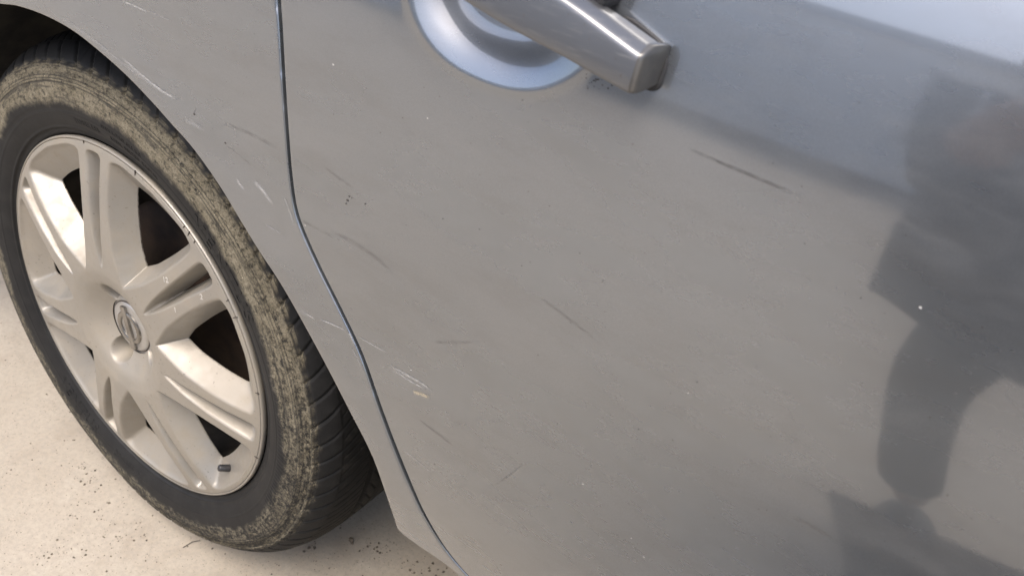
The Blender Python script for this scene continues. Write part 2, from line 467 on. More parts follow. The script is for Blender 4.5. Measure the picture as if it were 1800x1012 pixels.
PITS = [(110, 41, 16.5), (248, 41, 15.5), (345, 40, 15.5), (30, 41, 14)]
VALVE = (R(320.5), 184)
def inside_dist(P, poly):
    """+ inside a closed polygon"""
    d = np.abs(seg_dist(P, poly, True)); n = len(poly); c = np.zeros(len(P), bool)
    for i in range(n):
        a = poly[i]; b = poly[(i+1) % n]
        cond = ((a[1] > P[:, 1]) != (b[1] > P[:, 1])); 
        with np.errstate(divide='ignore', invalid='ignore'):
            xi = (b[0]-a[0])*(P[:, 1]-a[1])/(b[1]-a[1])+a[0]
        c ^= cond & (P[:, 0] < xi)
    return np.where(c, d, -d)
def rampround(u, slope, rnd):
    """0 for u<0 then a slope, rounded at the lip over rnd mm"""
    return np.where(u < 0, 0, np.where(u < rnd, slope*u*u/(2*rnd), slope*(u-rnd/2)))
THR = 25.0
def face_fields(r, dl):
    """r in mm, dl = |angle| from spoke axis in deg (0..25.7) -> surface y (mm, + = inwards) and cut field"""
    P = np.stack([r*np.cos(np.radians(dl)), r*np.sin(np.radians(dl))], 1)
    u = inside_dist(P, WIN)
    fl = rampround(u, 1.85, 3.2)
    rim = rampround(212.0-r, .80, 5.0)
    dw = smin(fl, np.where(u > 0, rim, 0), 5.0); dw = np.where(u > 0, np.maximum(dw, 0), 0)
    e = inside_dist(P, GPOLY)
    wall = rampround(e, 3.2, 1.6)
    floor = np.interp(r, [80, 100, 112, 122, 130, 172, 180, 195, 206], [0, 9, 18, 24, 28, 28, 23, 14, 4])
    dg = np.where(e > 0, np.maximum(smin(wall, floor, 2.5), 0), 0)
    return dw, dg
rs = np.concatenate([np.arange(33, 80, 1.2), np.arange(80, 206, 1.35), np.arange(206, 214.01, .9)])
nd = 57
ds = np.linspace(0, 360/14, nd)
Rg, Dg = np.meshgrid(rs, ds, indexing='ij')
dwf, dgf = face_fields(Rg.ravel(), Dg.ravel())
dwf = dwf.reshape(Rg.shape); dgf = dgf.reshape(Rg.shape)
# full circle
cols = []
for k in range(7):
    c0 = -PHI0+0
for_deg = []; dwl = []; dgl = []
for k in range(7):
    ph = PHI0-360/7*k
    for j in range(nd-1): for_deg.append(ph+ds[j]); dwl.append(dwf[:, j]); dgl.append(dgf[:, j])
    for j in range(nd-1): for_deg.append(ph+360/7-ds[nd-1-j]); dwl.append(dwf[:, nd-1-j]); dgl.append(dgf[:, nd-1-j])
# order by angle
for_deg = np.array(for_deg) % 360; od = np.argsort(for_deg); for_deg = for_deg[od]
DW = np.stack(dwl, 1)[:, od]; DG = np.stack(dgl, 1)[:, od]
na = len(for_deg); nr = len(rs)
RR, TH = np.meshgrid(rs, np.radians(for_deg), indexing='ij')
XX = RR*np.cos(TH); ZZ = RR*np.sin(TH)
Yf = -crown(RR)
pit = np.zeros_like(RR)
for a, r0, rad in PITS:
    d = rad-np.hypot(XX-r0*math.cos(R(a)), ZZ-r0*math.sin(R(a))); pit = np.maximum(pit, np.minimum(rampround(d, 6.0, 3.0), 31))
cutf = np.maximum(DW, DG)-THR
Yf = Yf+np.maximum(DW, DG)+pit
Yf = Yf+.25*np.array([[0]])
# clip (marching) in index space
verts = []; idx = {}; cross = {}
flatX, flatZ, flatY, cf = XX.ravel()/1000, ZZ.ravel()/1000, Yf.ravel()/1000, cutf.ravel()
def vid(i):
    if i not in idx: idx[i] = len(verts); verts.append((flatX[i], flatY[i], flatZ[i]))
    return idx[i]
def cid(i, j):
    k = (min(i, j), max(i, j))
    if k not in cross:
        t = cf[k[0]]/(cf[k[0]]-cf[k[1]]); t = min(max(t, .03), .97); a, b = k; cross[k] = len(verts)
        verts.append(tuple(p[a]+(p[b]-p[a])*t for p in (flatX, flatY, flatZ)))
    return cross[k]
faces = []; cedges = []
for i in range(nr-1):
    for j in range(na):
        j2 = (j+1) % na; q = [i*na+j, (i+1)*na+j, (i+1)*na+j2, i*na+j2]; s = [cf[k] <= 0 for k in q]
        if not any(s): continue
        if all(s): faces.append([vid(k) for k in q]); continue
        poly = []; cr = []
        for a in range(4):
            b = (a+1) % 4
            if s[a]: poly.append(vid(q[a]))
            if s[a] != s[b]: c = cid(q[a], q[b]); poly.append(c); cr.append(c)
        if len(poly) >= 3: faces.append(poly)
        if len(cr) == 2: cedges.append(tuple(cr))
# cast thickness behind every opening
on = sorted({v for e in cedges for v in e}); low = {}; low0 = {}
for v in on:
    x, y, z = verts[v]
    low0[v] = len(verts); verts.append((x, y, z)); 
for v in on:
    x, y, z = verts[v]; low[v] = len(verts); verts.append((x, y+.0012, z))
for a, b in cedges: faces.append([low0[a], low0[b], low[b], low[a]])
# flange lip and barrel
lipprof = [(.2150, -.0026), (.2158, -.0018), (.2162, .0), (.2158, .0030), (.2135, .0055), (.208, .012)]
base0 = len(verts); ring_prev = [idx[(nr-1)*na+j] for j in range(na)]
for r, y in lipprof:
    ring = []
    for j in range(na):
        a = math.radians(for_deg[j]); ring.append(len(verts)); verts.append((r*math.cos(a), y, r*math.sin(a)))
    for j in range(na): faces.append([ring_prev[j], ring_prev[(j+1) % na], ring[(j+1) % na], ring[j]])
    ring_prev = ring
wheel = link('wheel', mesh('wheel', verts, faces), ALLOY, car, (0, 0, WZ))
wheel['label'] = 'silver seven twin-spoke alloy wheel, dusty and speckled'
# barrel behind the spokes
v, f = lathe([(.207, .008), (.200, .020), (.190, .034), (.188, .10), (.188, .18), (.205, .195)], 96)
BAR = simple('barrel_grime', (.10, .088, .072), .65, .4, .4, 30, (.05, .042, .034))
link('barrel', mesh('barrel', v, f), BAR, wheel)
# brake drum and back plate
v, f = lathe([(.0, .060), (.06, .060), (.07, .066), (.118, .068), (.122, .074), (.122, .115), (.135, .118), (.140, .122), (.14, .13)], 96)
link('brake_drum', mesh('brake_drum', v, f), BRAKE, wheel)
# centre cap
v, f = lathe([(.0, -.0030), (.022, -.0029), (.0275, -.0024), (.0298, -.0015), (.0303, -.0004), (.0306, .0006), (.0312, .0006), (.0315, -.0002), (.0335, .0004), (.0365, .0030), (.0380, .0080), (.0385, .022)], 96)
cap = link('centre_cap', mesh('centre_cap', v, f), CAPS, wheel)
v, f = lathe([(.0302, -.0006), (.0306, -.0007), (.0312, -.0007), (.0316, -.0004)], 96)
link('cap_groove', mesh('cap_groove', v, f), GROOVE, wheel)
# badge: ring and crossbar
bm = bmesh.new()
BA = R(104)
T = Matrix.Rotation(-(BA), 4, 'Y')
nseg = 72
prof = [(.0138, -.0028), (.0143, -.0046), (.0155, -.0054), (.0188, -.0054), (.0200, -.0046), (.0206, -.0028)]
v, f = lathe(prof, nseg); vs = [bm.verts.new(p) for p in v]
for q in f: bm.faces.new([vs[i] for i in q])
box(bm, (0, -.0043, 0), (.0535, .0036, .0084), None, .0008)
bmesh.ops.transform(bm, matrix=T, verts=bm.verts)
badge = link('badge', bm_mesh('badge', bm), CHROME, wheel); badge['label'] = 'worn chrome ring badge with a crossbar'
# valve stem
VX, VZ = VALVE[1]/1000*math.cos(VALVE[0]), VALVE[1]/1000*math.sin(VALVE[0])
v, f = lathe([(.0, -.0), (.0032, .0003), (.0040, .0015), (.0042, .012), (.0036, .014), (.0036, .017), (.0052, .019), (.0058, .028), (.0078, .032), (.0085, .040), (.0085, .046)], 28)
vs_ = link('valve_stem', mesh('valve_stem', v, f), simple('valve_rubber', (.02, .02, .021), .45), wheel, (VX, -.004, VZ))
vs_.rotation_euler = Vector((math.cos(VALVE[0])*.55, .84, math.sin(VALVE[0])*.55)).to_track_quat('Y', 'Z').to_euler()

# ------------------------------------------------------------------ tyre
prof_c = [(.2125, .0120), (.2150, .0065), (.2172, .0030), (.2195, .0012), (.2225, .0006), (.2245, -.0008), (.2300, -.0040), (.2380, -.0070), (.2480, -.0090), (.2580, -.0098), (.2680, -.0090),
          (.2760, -.0070), (.2840, -.0035), (.2910, .0012), (.2965, .0062), (.3010, .0115), (.3050, .0180), (.3085, .0255), (.3115, .0350), (.3138, .0460), (.3150, .0580), (.3158, .0750), (.3160, .0975)]
pc = smooth_poly(prof_c, 5)
# resample by arc length ~1.3 mm, finer near the shoulder
L = np.concatenate([[0], np.cumsum(np.hypot(*np.diff(pc, axis=0).T))])
s_ = np.arange(0, L[-1], .00125)
pr = np.stack([np.interp(s_, L, pc[:, 0]), np.interp(s_, L, pc[:, 1])], 1)
mir = pr[::-1].copy(); mir[:, 1] = .195-mir[:, 1]; mir = mir[::3]
pr = np.concatenate([pr, mir]); kp = len(pr)
tn = np.gradient(pr, axis=0); nrm = np.stack([tn[:, 1], -tn[:, 0]], 1); nrm /= np.hypot(nrm[:, 0], nrm[:, 1])[:, None]
nrm[:, :] = np.where((nrm@np.array([1, 0]) < -0.2)[:, None] & (pr[:, 0] > .29)[:, None], -nrm, nrm)
# outward = away from the section's centre
cen = np.array([.262, .0975]); flip = np.sum((pr-cen)*nrm, 1) < 0; nrm[flip] *= -1
N = 1620
A = np.arange(N)/N*2*np.pi
Rp = pr[:, 0][None, :]; Yp = pr[:, 1][None, :]; AA = A[:, None]
D = np.zeros((N, kp))
front = Yp < .0975; yc = np.where(front, Yp, .195-Yp)
def dent(x, w): return np.clip(1-np.abs(x)/w, 0, 1)
def sstep(a, b, x): t = np.clip((x-a)/(b-a), 0, 1); return t*t*(3-2*t)
tr = (Rp > .3125)
for gy in (.057, .083): D -= .0065*sstep(.0052, .0034, np.abs(yc-gy))*(Rp > .30)
# shoulder notches every 5 deg, running obliquely over the shoulder, and thin sipes between them
ph = (AA*180/np.pi-np.where(front, 1, -1)*(yc-.01)*190+.35*np.sin(AA*9)+.25*np.sin(AA*23)) / 5.0
fr = np.abs((ph+.5) % 1-.5)*5.0*math.pi/180*.31
zone = sstep(-.004, .000, yc)*(Rp > .283)*sstep(.022, .016, yc)
D -= .0019*zone*sstep(.0014, .0005, fr)
fr2 = np.abs(((ph*2+.5) % 1)-.5)*2.5*math.pi/180*.31
zone2 = sstep(.0195, .022, yc)*(Rp > .29)*sstep(.051, .048, yc)
D -= .0011*zone2*sstep(.0011, .0004, fr2)
# oblique cuts in the centre ribs
ph3 = (AA*180/np.pi+(yc-.06)*300)/4.0; fr3 = np.abs((ph3+.5) % 1-.5)*4*math.pi/180*.316
D -= .0014*sstep(.0012, .0005, fr3)*((yc > .0625) & (yc < .078))
# block edge step on the shoulder: raised block outline below each notch pair
blk = (np.abs((ph+.5) % 1-.5) > .10)
st = sstep(.2850, .2862, Rp)*(yc < .02)
D += .0008*st*np.where(blk, 1, .15)
# concentric sidewall ribs and steps
for r0, h_, w_ in ((.2255, .0011, .0014), (.2420, .0005, .0007), (.2735, .0009, .0011), (.2765, .0007, .0009), (.2870, .0009, .0011), (.2905, -.0008, .0010), (.2800, -.0005, .0007)):
    D += 1.5*h_*dent(Rp-r0, w_)*(yc < .03)
# knurled band
kn = np.sin(AA*260+Rp*2200); D += .00045*kn*sstep(.2775, .2785, Rp)*sstep(.2865, .2855, Rp)*(yc < .02)
# short hatch marks low on the sidewall
hz = np.abs(((AA*180/np.pi/1.25) % 1)-.5); D += .0006*(hz < .12)*sstep(.2450, .2460, Rp)*sstep(.2580, .2570, Rp)*(yc < .01)*((((AA*180/np.pi) % 360) < 20) | (((AA*180/np.pi) % 360) > 335))
D += .0005*sstep(.2472, .2476, Rp)*(yc < .02)*(((AA*180/np.pi) > 97) & ((AA*180/np.pi) < 140))
rad = Rp+D*nrm[:, 0][None, :]; yy = Yp+D*nrm[:, 1][None, :]
X = rad*np.cos(AA); Z = rad*np.sin(AA)
# flattened where it carries the car
g0 = -WZ+.0005; sq = np.maximum(g0-Z, 0); Z = np.maximum(Z, g0)
lowz = np.clip((-Z-.20)/.116, 0, 1)**2*np.exp(-(X/.10)**2)
yy = yy-.0045*lowz*np.clip(1-np.abs(Yp)/.03, 0, 1)
V = np.stack([X, yy+np.zeros_like(X), Z], 2).reshape(-1, 3)
I = np.arange(N)[:, None]*kp+np.arange(kp-1)[None, :]; J = ((np.arange(N)+1) % N)[:, None]*kp+np.arange(kp-1)[None, :]
Fq = np.stack([I, J, J+1, I+1], 2).reshape(-1, 4)
me = bpy.data.meshes.new('tyre'); me.vertices.add(len(V)); me.vertices.foreach_set('co', V.ravel())
me.loops.add(Fq.size); me.loops.foreach_set('vertex_index', Fq.ravel()); me.polygons.add(len(Fq))
me.polygons.foreach_set('loop_start', np.arange(0, Fq.size, 4)); me.polygons.foreach_set('loop_total', np.full(len(Fq), 4)); me.update(calc_edges=True)
me.polygons.foreach_set('use_smooth', [True]*len(Fq))
tyre = link('tyre', me, RUBBER, wheel); tyre['label'] = 'black tyre with dried mud caked on its outer sidewall'
print('tyre quads', len(Fq))

def side_y(r): return float(np.interp(r, pc[:80, 0], pc[:80, 1]))
def arc_text(txt, size, r0, a_mid, mat, name, spread=1.0, h=.0008, bold=0, flip=False, ysurf=None, parent=None):
    """raised lettering bent round the wheel: reads clockwise (or anticlockwise with flip)"""
    cu = bpy.data.curves.new('t', 'FONT'); cu.body = txt; cu.size = size; cu.align_x = 'CENTER'; cu.align_y = 'CENTER'
    cu.space_character = spread; cu.extrude = h/2; cu.offset = bold; cu.resolution_u = 3
    ob = bpy.data.objects.new('t', cu); COL.objects.link(ob)
    dg = bpy.context.evaluated_depsgraph_get(); me = bpy.data.meshes.new_from_object(ob.evaluated_get(dg)); bpy.data.objects.remove(ob)
    for vv in me.vertices:
        x, y, z = vv.co
        if flip: a = a_mid+x/r0; r = r0-y
        else: a = a_mid-x/r0; r = r0+y
        yb = (ysurf(r) if ysurf else side_y(r))
        vv.co = (r*math.cos(a), yb-z-h*.25, r*math.sin(a))
    o = link(name, me, mat, parent or wheel); return o
arc_text('VENTUS', .0240, .2425, R(43.5), RUBBER, 'tyre_lettering', 1.3, .0008, .0006)
arc_text('205/55R16', .0150, .2535, R(121), RUBBER, 'tyre_lettering', 1.15, .0007, .0002)
arc_text('TUBELESS', .0085, .2350, R(96), RUBBER, 'tyre_lettering', 1.2, .0005)
arc_text('STEEL BELTED RADIAL', .0060, .2350, R(78), RUBBER, 'tyre_lettering', 1.2, .0005)
arc_text('MAX LOAD 615 KG', .0060, .2440, R(82), RUBBER, 'tyre_lettering', 1.2, .0005)
arc_text('VENTUS', .0200, .2415, R(236), RUBBER, 'tyre_lettering', 1.2, .0010, .0004, True)
arc_text('205/55R16', .0130, .2415, R(262), RUBBER, 'tyre_lettering', 1.15, .0009, .0002, True)
cr = lambda r: -float(crown(r*1000))/1000-.0002
def rim_mark(txt, size, x, z, rot):
    cu = bpy.data.curves.new('t', 'FONT'); cu.body = txt; cu.size = size; cu.align_x = 'CENTER'; cu.align_y = 'CENTER'; cu.extrude = .0001
    ob = bpy.data.objects.new('t', cu); COL.objects.link(ob); dg = bpy.context.evaluated_depsgraph_get()
    me = bpy.data.meshes.new_from_object(ob.evaluated_get(dg)); bpy.data.objects.remove(ob)
    for vv in me.vertices:
        a, b, c = vv.co; px = x+a*math.cos(rot)-b*math.sin(rot); pz = z+a*math.sin(rot)+b*math.cos(rot)
        vv.co = (px, cr(math.hypot(px, pz))-.0001-c, pz)
    link('casting_mark', me, CHALK, wheel)
def unproj_wheel(px, py):
    d = ((px-900)/FX)*rt-((py-506)/FX)*up+fwd; y = -.012
    for i in range(80):
        t = (y-CAM[1])/d[1]; P = CAM+d*t; y = .6*y+.4*cr(math.hypot(P[0], P[2]-WZ))
    return P[0], P[2]-WZ
for txt, px, py, s__ in (('12', 291, 492, .008), ('1', 308, 545, .0085), ('2', 354, 522, .008)):
    x, z = unproj_wheel(px, py); rim_mark(txt, s__, x, z, R(15))

for px, py, ln in ((237, 298, .006), (331, 411, .0065), (325, 394, .004), (404, 527, .0045), (414, 558, .007), (455, 693, .005), (456, 810, .005), (145, 245, .003), (330, 440, .003)):
    d = ((px-900)/FX)*rt-((py-506)/FX)*up+fwd; P = CAM+d*((-.0035-CAM[1])/d[1]); a = math.atan2(P[2]-WZ, P[0])
    bm = bmesh.new(); box(bm, (0, 0, 0), (ln, .0012, .0007), Matrix.Rotation(-a+random.uniform(-.25, .25), 3, 'Y'))
    link('rim_nick', bm_mesh('rim_nick', bm), GROOVE, wheel, (.2128*math.cos(a), -.0030, .2128*math.sin(a)))
# wheel nuts deep in the pits
for a, r0, rad_ in PITS:
    bm = bmesh.new(); bmesh.ops.create_cone(bm, cap_ends=True, segments=6, radius1=.0095, radius2=.0088, depth=.016)
    bmesh.ops.bevel(bm, geom=bm.edges[:], offset=.0008, segments=1, affect='EDGES')
    o = link('wheel_nut', bm_mesh('wheel_nut', bm), BRAKE, wheel, (r0/1000*math.cos(R(a)), .016, r0/1000*math.sin(R(a)))); o.rotation_euler = (R(90), 0, 0)

# ------------------------------------------------------------------ door handle
def handle_section(x):
    """(offset outwards, z) ring of the grip at x"""
    zl = np.interp(x, [.34, .40, .449, .479, .516, .549], [.824, .8175, .809, .8035, .798, .7912])
    zt = np.interp(x, [.34, .40, .46, .5066, .5176, .549], [.8500, .8460, .8365, .8250, .8220, .8112])
    o = np.interp(x, [.34, .42, .48, .52, .549], [.030, .036, .0335, .030, .0250])
    k = zt-zl
    back = np.interp(x, [.34, .505, .535, .549], [.016, .016, .004, .0005])
    return [(back, zl+.0030), (o-.0075, zl+.0003), (o-.0022, zl+.0004), (o-.0006, zl+.0012), (o-.0002, zl+.0030), (o+.0003, zl+k*.5), (o, zt-.0026), (o-.0003, zt-.0010), (o-.0014, zt+.0003), (o-.0066, zt+.0026), (o-.0084, zt+.0031), (o-.0110, zt+.0030), (max(o-.018, back+.002), zt+.0022), (back, zt+.0012)]
def build_handle(x0, x1, name, mat, parent, cap_end=True):
    st = list(np.linspace(x0, x1, 26)); V = []; F = []
    secs = [(x, handle_section(x), 1.0) for x in st]
    if cap_end:          # rounded nose
        for dx, c in ((.0006, .998), (.0018, .985), (.0030, .95), (.0038, .88), (.0050, .55), (.0058, .20), (.0060, .05)): secs.append((x1+dx, handle_section(x1), c))
    for x, sec, c in secs:
        zc = sum(p[1] for p in sec)/len(sec)
        for o_, z in sec:
            cz = .80+.20*min(c/.95, 1)**.7
            zq = zc+(z-zc)*cz; V.append((x, float(bodyY(x, zq))-o_*c, zq))
    k = len(secs[0][1])
    for i in range(len(secs)-1):
        for t in range(k-1): F.append((i*k+t, (i+1)*k+t, (i+1)*k+t+1, i*k+t+1))
        F.append((i*k+k-1, (i+1)*k+k-1, (i+1)*k, i*k))
    F.append(tuple(range((len(secs)-1)*k, len(secs)*k))); F.append(tuple(range(k))[::-1])
    bm = bmesh.new(); vs = [bm.verts.new(v) for v in V]
    for f in F: bm.faces.new([vs[i] for i in f])
    o = link(name, bm_mesh(name, bm, True), mat, parent)
    mo = o.modifiers.new('s', 'SUBSURF'); mo.levels = 2; mo.render_levels = 2
    return o
h1 = build_handle(.345, .5490, 'door_handle', HPAINT, door); h1['label'] = 'scuffed silver pull handle'
h1.data.materials.append(simple('handle_end_painted_reflection', (.085, .083, .080), .38, .6, .5, 90, (.12, .115, .105), 0, .6))  # dark reflection on the end facet, put into the colour; same handle paint
for q in h1.data.polygons:
    if q.center.x > .5500: q.material_index = 1
# dark seal under the handle's foot
sv = []; 
ring = []
zl0, zt0 = .7945, .829
pts = []
for t in range(40):
    a = 2*math.pi*t/40; ca, sa = math.cos(a), math.sin(a)
    pts.append((.5390+.0175*np.sign(ca)*abs(ca)**.6, .8035+.0125*np.sign(sa)*abs(sa)**.6-(.30*(.0175*np.sign(ca)*abs(ca)**.6))))
V = [(x, float(bodyY(x, z))+.001, z) for x, z in pts]+[(x, float(bodyY(x, z))-.0016, z) for x, z in pts]+[(.5390+(x-.5390)*.93, float(bodyY(x, z))-.0018, .8035+(z-.8035)*.93) for x, z in pts]
F = [(i, (i+1) % 40, 40+(i+1) % 40, 40+i) for i in range(40)]+[(40+i, 40+(i+1) % 40, 80+(i+1) % 40, 80+i) for i in range(40)]+[tuple(range(80, 120))]
link('handle_seal', mesh('handle_seal', V, F), SEAL, door)
# black pad behind the grip
bm = bmesh.new(); box(bm, (.514, float(bodyY(.514, .828))-.008, .828), (.014, .022, .012), None, .003)
link('handle_bracket', bm_mesh('handle_bracket', bm, False), SEAL, door)

# ------------------------------------------------------------------ scratches and smears on the paint
def mark_material(name, col, strength, streak, rough=.6, soft=.5):
    m = Mat(name); uv = m.n('UVMap').outputs[0]; sp = m.n('SeparateXYZ'); m.put(uv, sp.inputs[0]); u, v_ = sp.outputs[0], sp.outputs[1]
    ends = m.mul(m.mapr(u, 0, .25), m.mapr(u, 1, .72)); c = m.math('ABSOLUTE', m.math('SUBTRACT', v_, .5)); side = m.mapr(c, .5, soft*.5*.2)
    co = m.coord(); n = m.noise(streak, 4, .7, co, (1, 1, 7), rot=(0, R(-28), 0)); 
    al = m.mul(m.mul(ends, side), m.mapr(n, .36, .60, .15, 1)); al = m.math('MULTIPLY', al, strength, clamp=True)
    m.set(Base_Color=col, Roughness=rough, Alpha=al, Specular_IOR_Level=.3)
    return m.m
SCR = mark_material('pale_scratch', (.42, .415, .40), .65, 260, .6, .1)
SMU = mark_material('dark_smear', (.13, .125, .115), .28, 90, .7, 1.)
SMD = mark_material('dark_scratch', (.090, .087, .082), .55, 70, .7, .8)
RUB = mark_material('dull_rub', (.30, .298, .288), .50, 180, .7, .6)
TAN = mark_material('tan_rub', (.50, .43, .30), .7, 180, .7, .6)
def mark(pts, width, mat, name, parent, yf, lift=.00035):
    P3 = unproj_body(pts); p = smooth_poly(P3[:, [0, 2]], 5); n = len(p); V = []; F = []; UV = []
    for i in range(n):
        t = p[min(i+1, n-1)]-p[max(i-1, 0)]; t = t/np.hypot(*t); nr_ = np.array([-t[1], t[0]])
        for s in (-1, 1):
            q = p[i]+nr_*s*width/2; V.append((q[0], float(yf(np.array([q[0]]), np.array([q[1]]))[0])-lift, q[1])); UV.append((i/(n-1), .5+s*.5))
        if i: F.append((2*i-2, 2*i, 2*i+1, 2*i-1))
    me = mesh(name, V, F); ul = me.uv_layers.new(name='UVMap')
    for lp in me.loops: ul.data[lp.index].uv = UV[lp.vertex_index]
    link(name, me, mat, parent)
D_, Q_ = door_y, quarter_y
for pts, wd, mt, nm, pa, yf in [
    ([(628, 590), (660, 608), (682, 620)], .0016, SCR, 'scratch', door, D_),
    ([(682, 640), (715, 658), (740, 672), (762, 690)], .0042, SCR, 'scratch', door, D_),
    ([(690, 648), (720, 668), (750, 684)], .0030, SCR, 'scratch', door, D_),
    ([(725, 688), (740, 692), (757, 699)], .0048, TAN, 'scratch', door, D_),
    ([(708, 788), (730, 806), (760, 831)], .0013, SCR, 'scratch', door, D_),
    ([(1208, 260), (1270, 287), (1330, 312), (1410, 346)], .0024, SMD, 'scratch', door, D_),
    ([(575, 402), (620, 425), (660, 452), (692, 480)], .0040, SMU, 'smear', door, D_),
    ([(525, 385), (560, 402), (590, 418)], .0040, SMU, 'smear', door, D_),
    ([(945, 520), (980, 545), (1020, 575), (1062, 608)], .0026, SMU, 'smear', door, D_),
    ([(570, 292), (595, 312), (625, 332)], .0030, SMU, 'smear', door, D_),
    ([(870, 852), (895, 835), (920, 815)], .0016, SMU, 'smear', door, D_),
    ([(735, 735), (770, 762), (800, 785)], .0030, SMU, 'smear', door, D_),
    ([(760, 600), (800, 602), (835, 600)], .0030, SMU, 'smear', door, D_),
    ([(1390, 905), (1430, 925), (1470, 950)], .0040, SMU, 'smear', door, D_),

    ([(215, 2), (240, 12), (262, 22)], .0020, SCR, 'scratch', quarter, Q_),
    ([(262, 20), (285, 30), (305, 38)], .0017, RUB, 'scratch', quarter, Q_),
    ([(95, 15), (160, 60), (230, 115), (290, 158), (315, 172)], .0035, RUB, 'scratch', quarter, Q_),
    ([(215, 95), (255, 130), (295, 162), (315, 173)], .0032, SCR, 'scratch', quarter, Q_),
    ([(330, 208), (345, 216), (362, 226)], .0045, RUB, 'scratch', quarter, Q_),
    ([(342, 205), (345, 196), (347, 188)], .0018, SMU, 'smear', quarter, Q_),
    ([(395, 215), (440, 235), (492, 262)], .0040, SMU, 'smear', quarter, Q_),
    ([(400, 255), (420, 270), (445, 292)], .0018, SMU, 'smear', quarter, Q_),
    ([(420, 312), (428, 325), (434, 330)], .0035, SCR, 'scratch', quarter, Q_),
    ([(448, 318), (462, 332), (482, 360)], .0055, SCR, 'scratch', quarter, Q_),
    ([(500, 345), (508, 365), (520, 400)], .0032, RUB, 'scratch', quarter, Q_),
    ([(470, 392), (485, 402), (500, 412)], .0025, RUB, 'scratch', quarter, Q_),
    ([(530, 540), (550, 552), (560, 560)], .0022, SCR, 'scratch', quarter, Q_),
    ([(565, 558), (590, 570), (612, 582)], .0022, SCR, 'scratch', quarter, Q_),
    ([(614, 583), (619, 593), (625, 607)], .0034, SCR, 'scratch', quarter, Q_),
    ([(620, 610), (632, 632), (640, 650)], .0026, RUB, 'scratch', quarter, Q_)]:
    mark(pts, wd, mt, nm, pa, yf)
# tiny pale chips and dust flecks
def chips(parent, yf, pts, name, mat):
    V = []; F = []
    for px, py, s in pts:
        x, _, z = unproj_body([(px, py)])[0]; y = float(yf(np.array([x]), np.array([z]))[0]); b = len(V); k = 7; a0 = random.random()*6
        for i in range(k):
            a = a0+2*math.pi*i/k; rr2 = s*(.6+.6*random.random()); V.append((x+rr2*math.cos(a)*1.3, y-.0002, z+rr2*math.sin(a)*.8))
        V.append((x, y-.0005, z)); F += [(b+i, b+(i+1) % k, b+k) for i in range(k)]
    o = link(name, mesh(name, V, F), mat, parent); o['kind'] = 'stuff'
WH = simple('pale_chip', (.50, .49, .46), .7); BK = simple('dark_dirt_fleck', (.05, .043, .036), .8)
chips(door, D_, [(1618, 540, .0008), (1025, 850, .0005), (1110, 945, .0005), (1132, 978, .0005), (586, 114, .0007), (752, 208, .0006), (537, 396, .0006), (723, 650, .0005), (1210, 690, .0004)], 'paint_chips', WH)
rs2 = random.Random(3)
chips(door, D_, [(614, 345, .0008), (611, 352, .0010), (618, 348, .0005), (642, 358, .0007), (608, 358, .0006)]+[(rs2.uniform(560, 1750), rs2.uniform(150, 990), rs2.uniform(.00012, .0004)) for _ in range(110)], 'dirt_flecks', BK)
chips(quarter, Q_, [(398, 251, .0007), (345, 200, .0009)]+[(rs2.uniform(300, 490), rs2.uniform(20, 300), rs2.uniform(.00012, .0003)) for _ in range(22)], 'dirt_flecks', BK)
# grime that gathers under the handle
chips(door, D_, [(1035+rs2.gauss(25, 28), 140+rs2.gauss(4, 9), rs2.uniform(.0002, .0006)) for _ in range(26)], 'handle_grime', BK)

# ------------------------------------------------------------------ loose grit on the ground
rg = random.Random(11)
def ground_at(px, py):
    d = ((px-900)/FX)*rt-((py-506)/FX)*up+fwd; t = -CAM[2]/d[2]; return CAM+d*t
GV = []; GF = []
def crumb(x, y, s):
    b = len(GV); k = 5; h = s*rg.uniform(.4, .9)
    for i in range(k):
        a = 2*math.pi*(i+rg.random()*.5)/k; q = s*rg.uniform(.6, 1.1); GV.append((x+q*math.cos(a), y+q*math.sin(a), .0002))
    for i in range(k):
        a = 2*math.pi*(i+rg.random()*.5)/k; q = s*rg.uniform(.3, .7); GV.append((x+q*math.cos(a), y+q*math.sin(a), h))
    for i in range(k): GF.append((b+i, b+(i+1) % k, b+k+(i+1) % k, b+k+i))
    GF.append(tuple(range(b+k, b+2*k)))
for cx, cy, n, sp, smax_ in [(170, 842, 26, 10, .0022), (110, 965, 22, 8, .0020), (72, 980, 14, 6, .0022), (215, 955, 24, 14, .0016), (15, 825, 10, 8, .0014), (125, 905, 10, 6, .0012), (150, 820, 12, 4, .0012), (265, 985, 8, 5, .0013), (165, 885, 8, 10, .0018),
                             (240, 900, 26, 16, .0013), (672, 962, 26, 7, .0026), (620, 950, 5, 3, .0050), (548, 958, 10, 5, .0034), (600, 985, 18, 20, .0012), (760, 1000, 20, 10, .0024), (700, 985, 10, 20, .0014), (560, 990, 14, 14, .0010), (175, 745, 10, 12, .0010)]:
    for _ in range(int(n*1.3)):
        p = ground_at(rg.gauss(cx, sp*2.3), rg.gauss(cy, sp*1.0)+(.0)); crumb(p[0], p[1], smax_*rg.uniform(.12, 1)**2.2*1.0+.0002)
for _ in range(2600):
    px, py = rg.uniform(-60, 860), rg.uniform(560, 1060)
    p = ground_at(px, py); crumb(p[0], p[1], rg.uniform(.00025, .0009)*(2.2 if rg.random() < .06 else 1))
gr = link('loose_grit', mesh('loose_grit', GV, GF, False), simple('dark_grit', (.16, .13, .095), .9, 0, .3, 90, (.06, .05, .04)))
tag(gr, 'dark loose grit and crumbs of dirt scattered on the beige concrete', 'grit', kind='stuff')
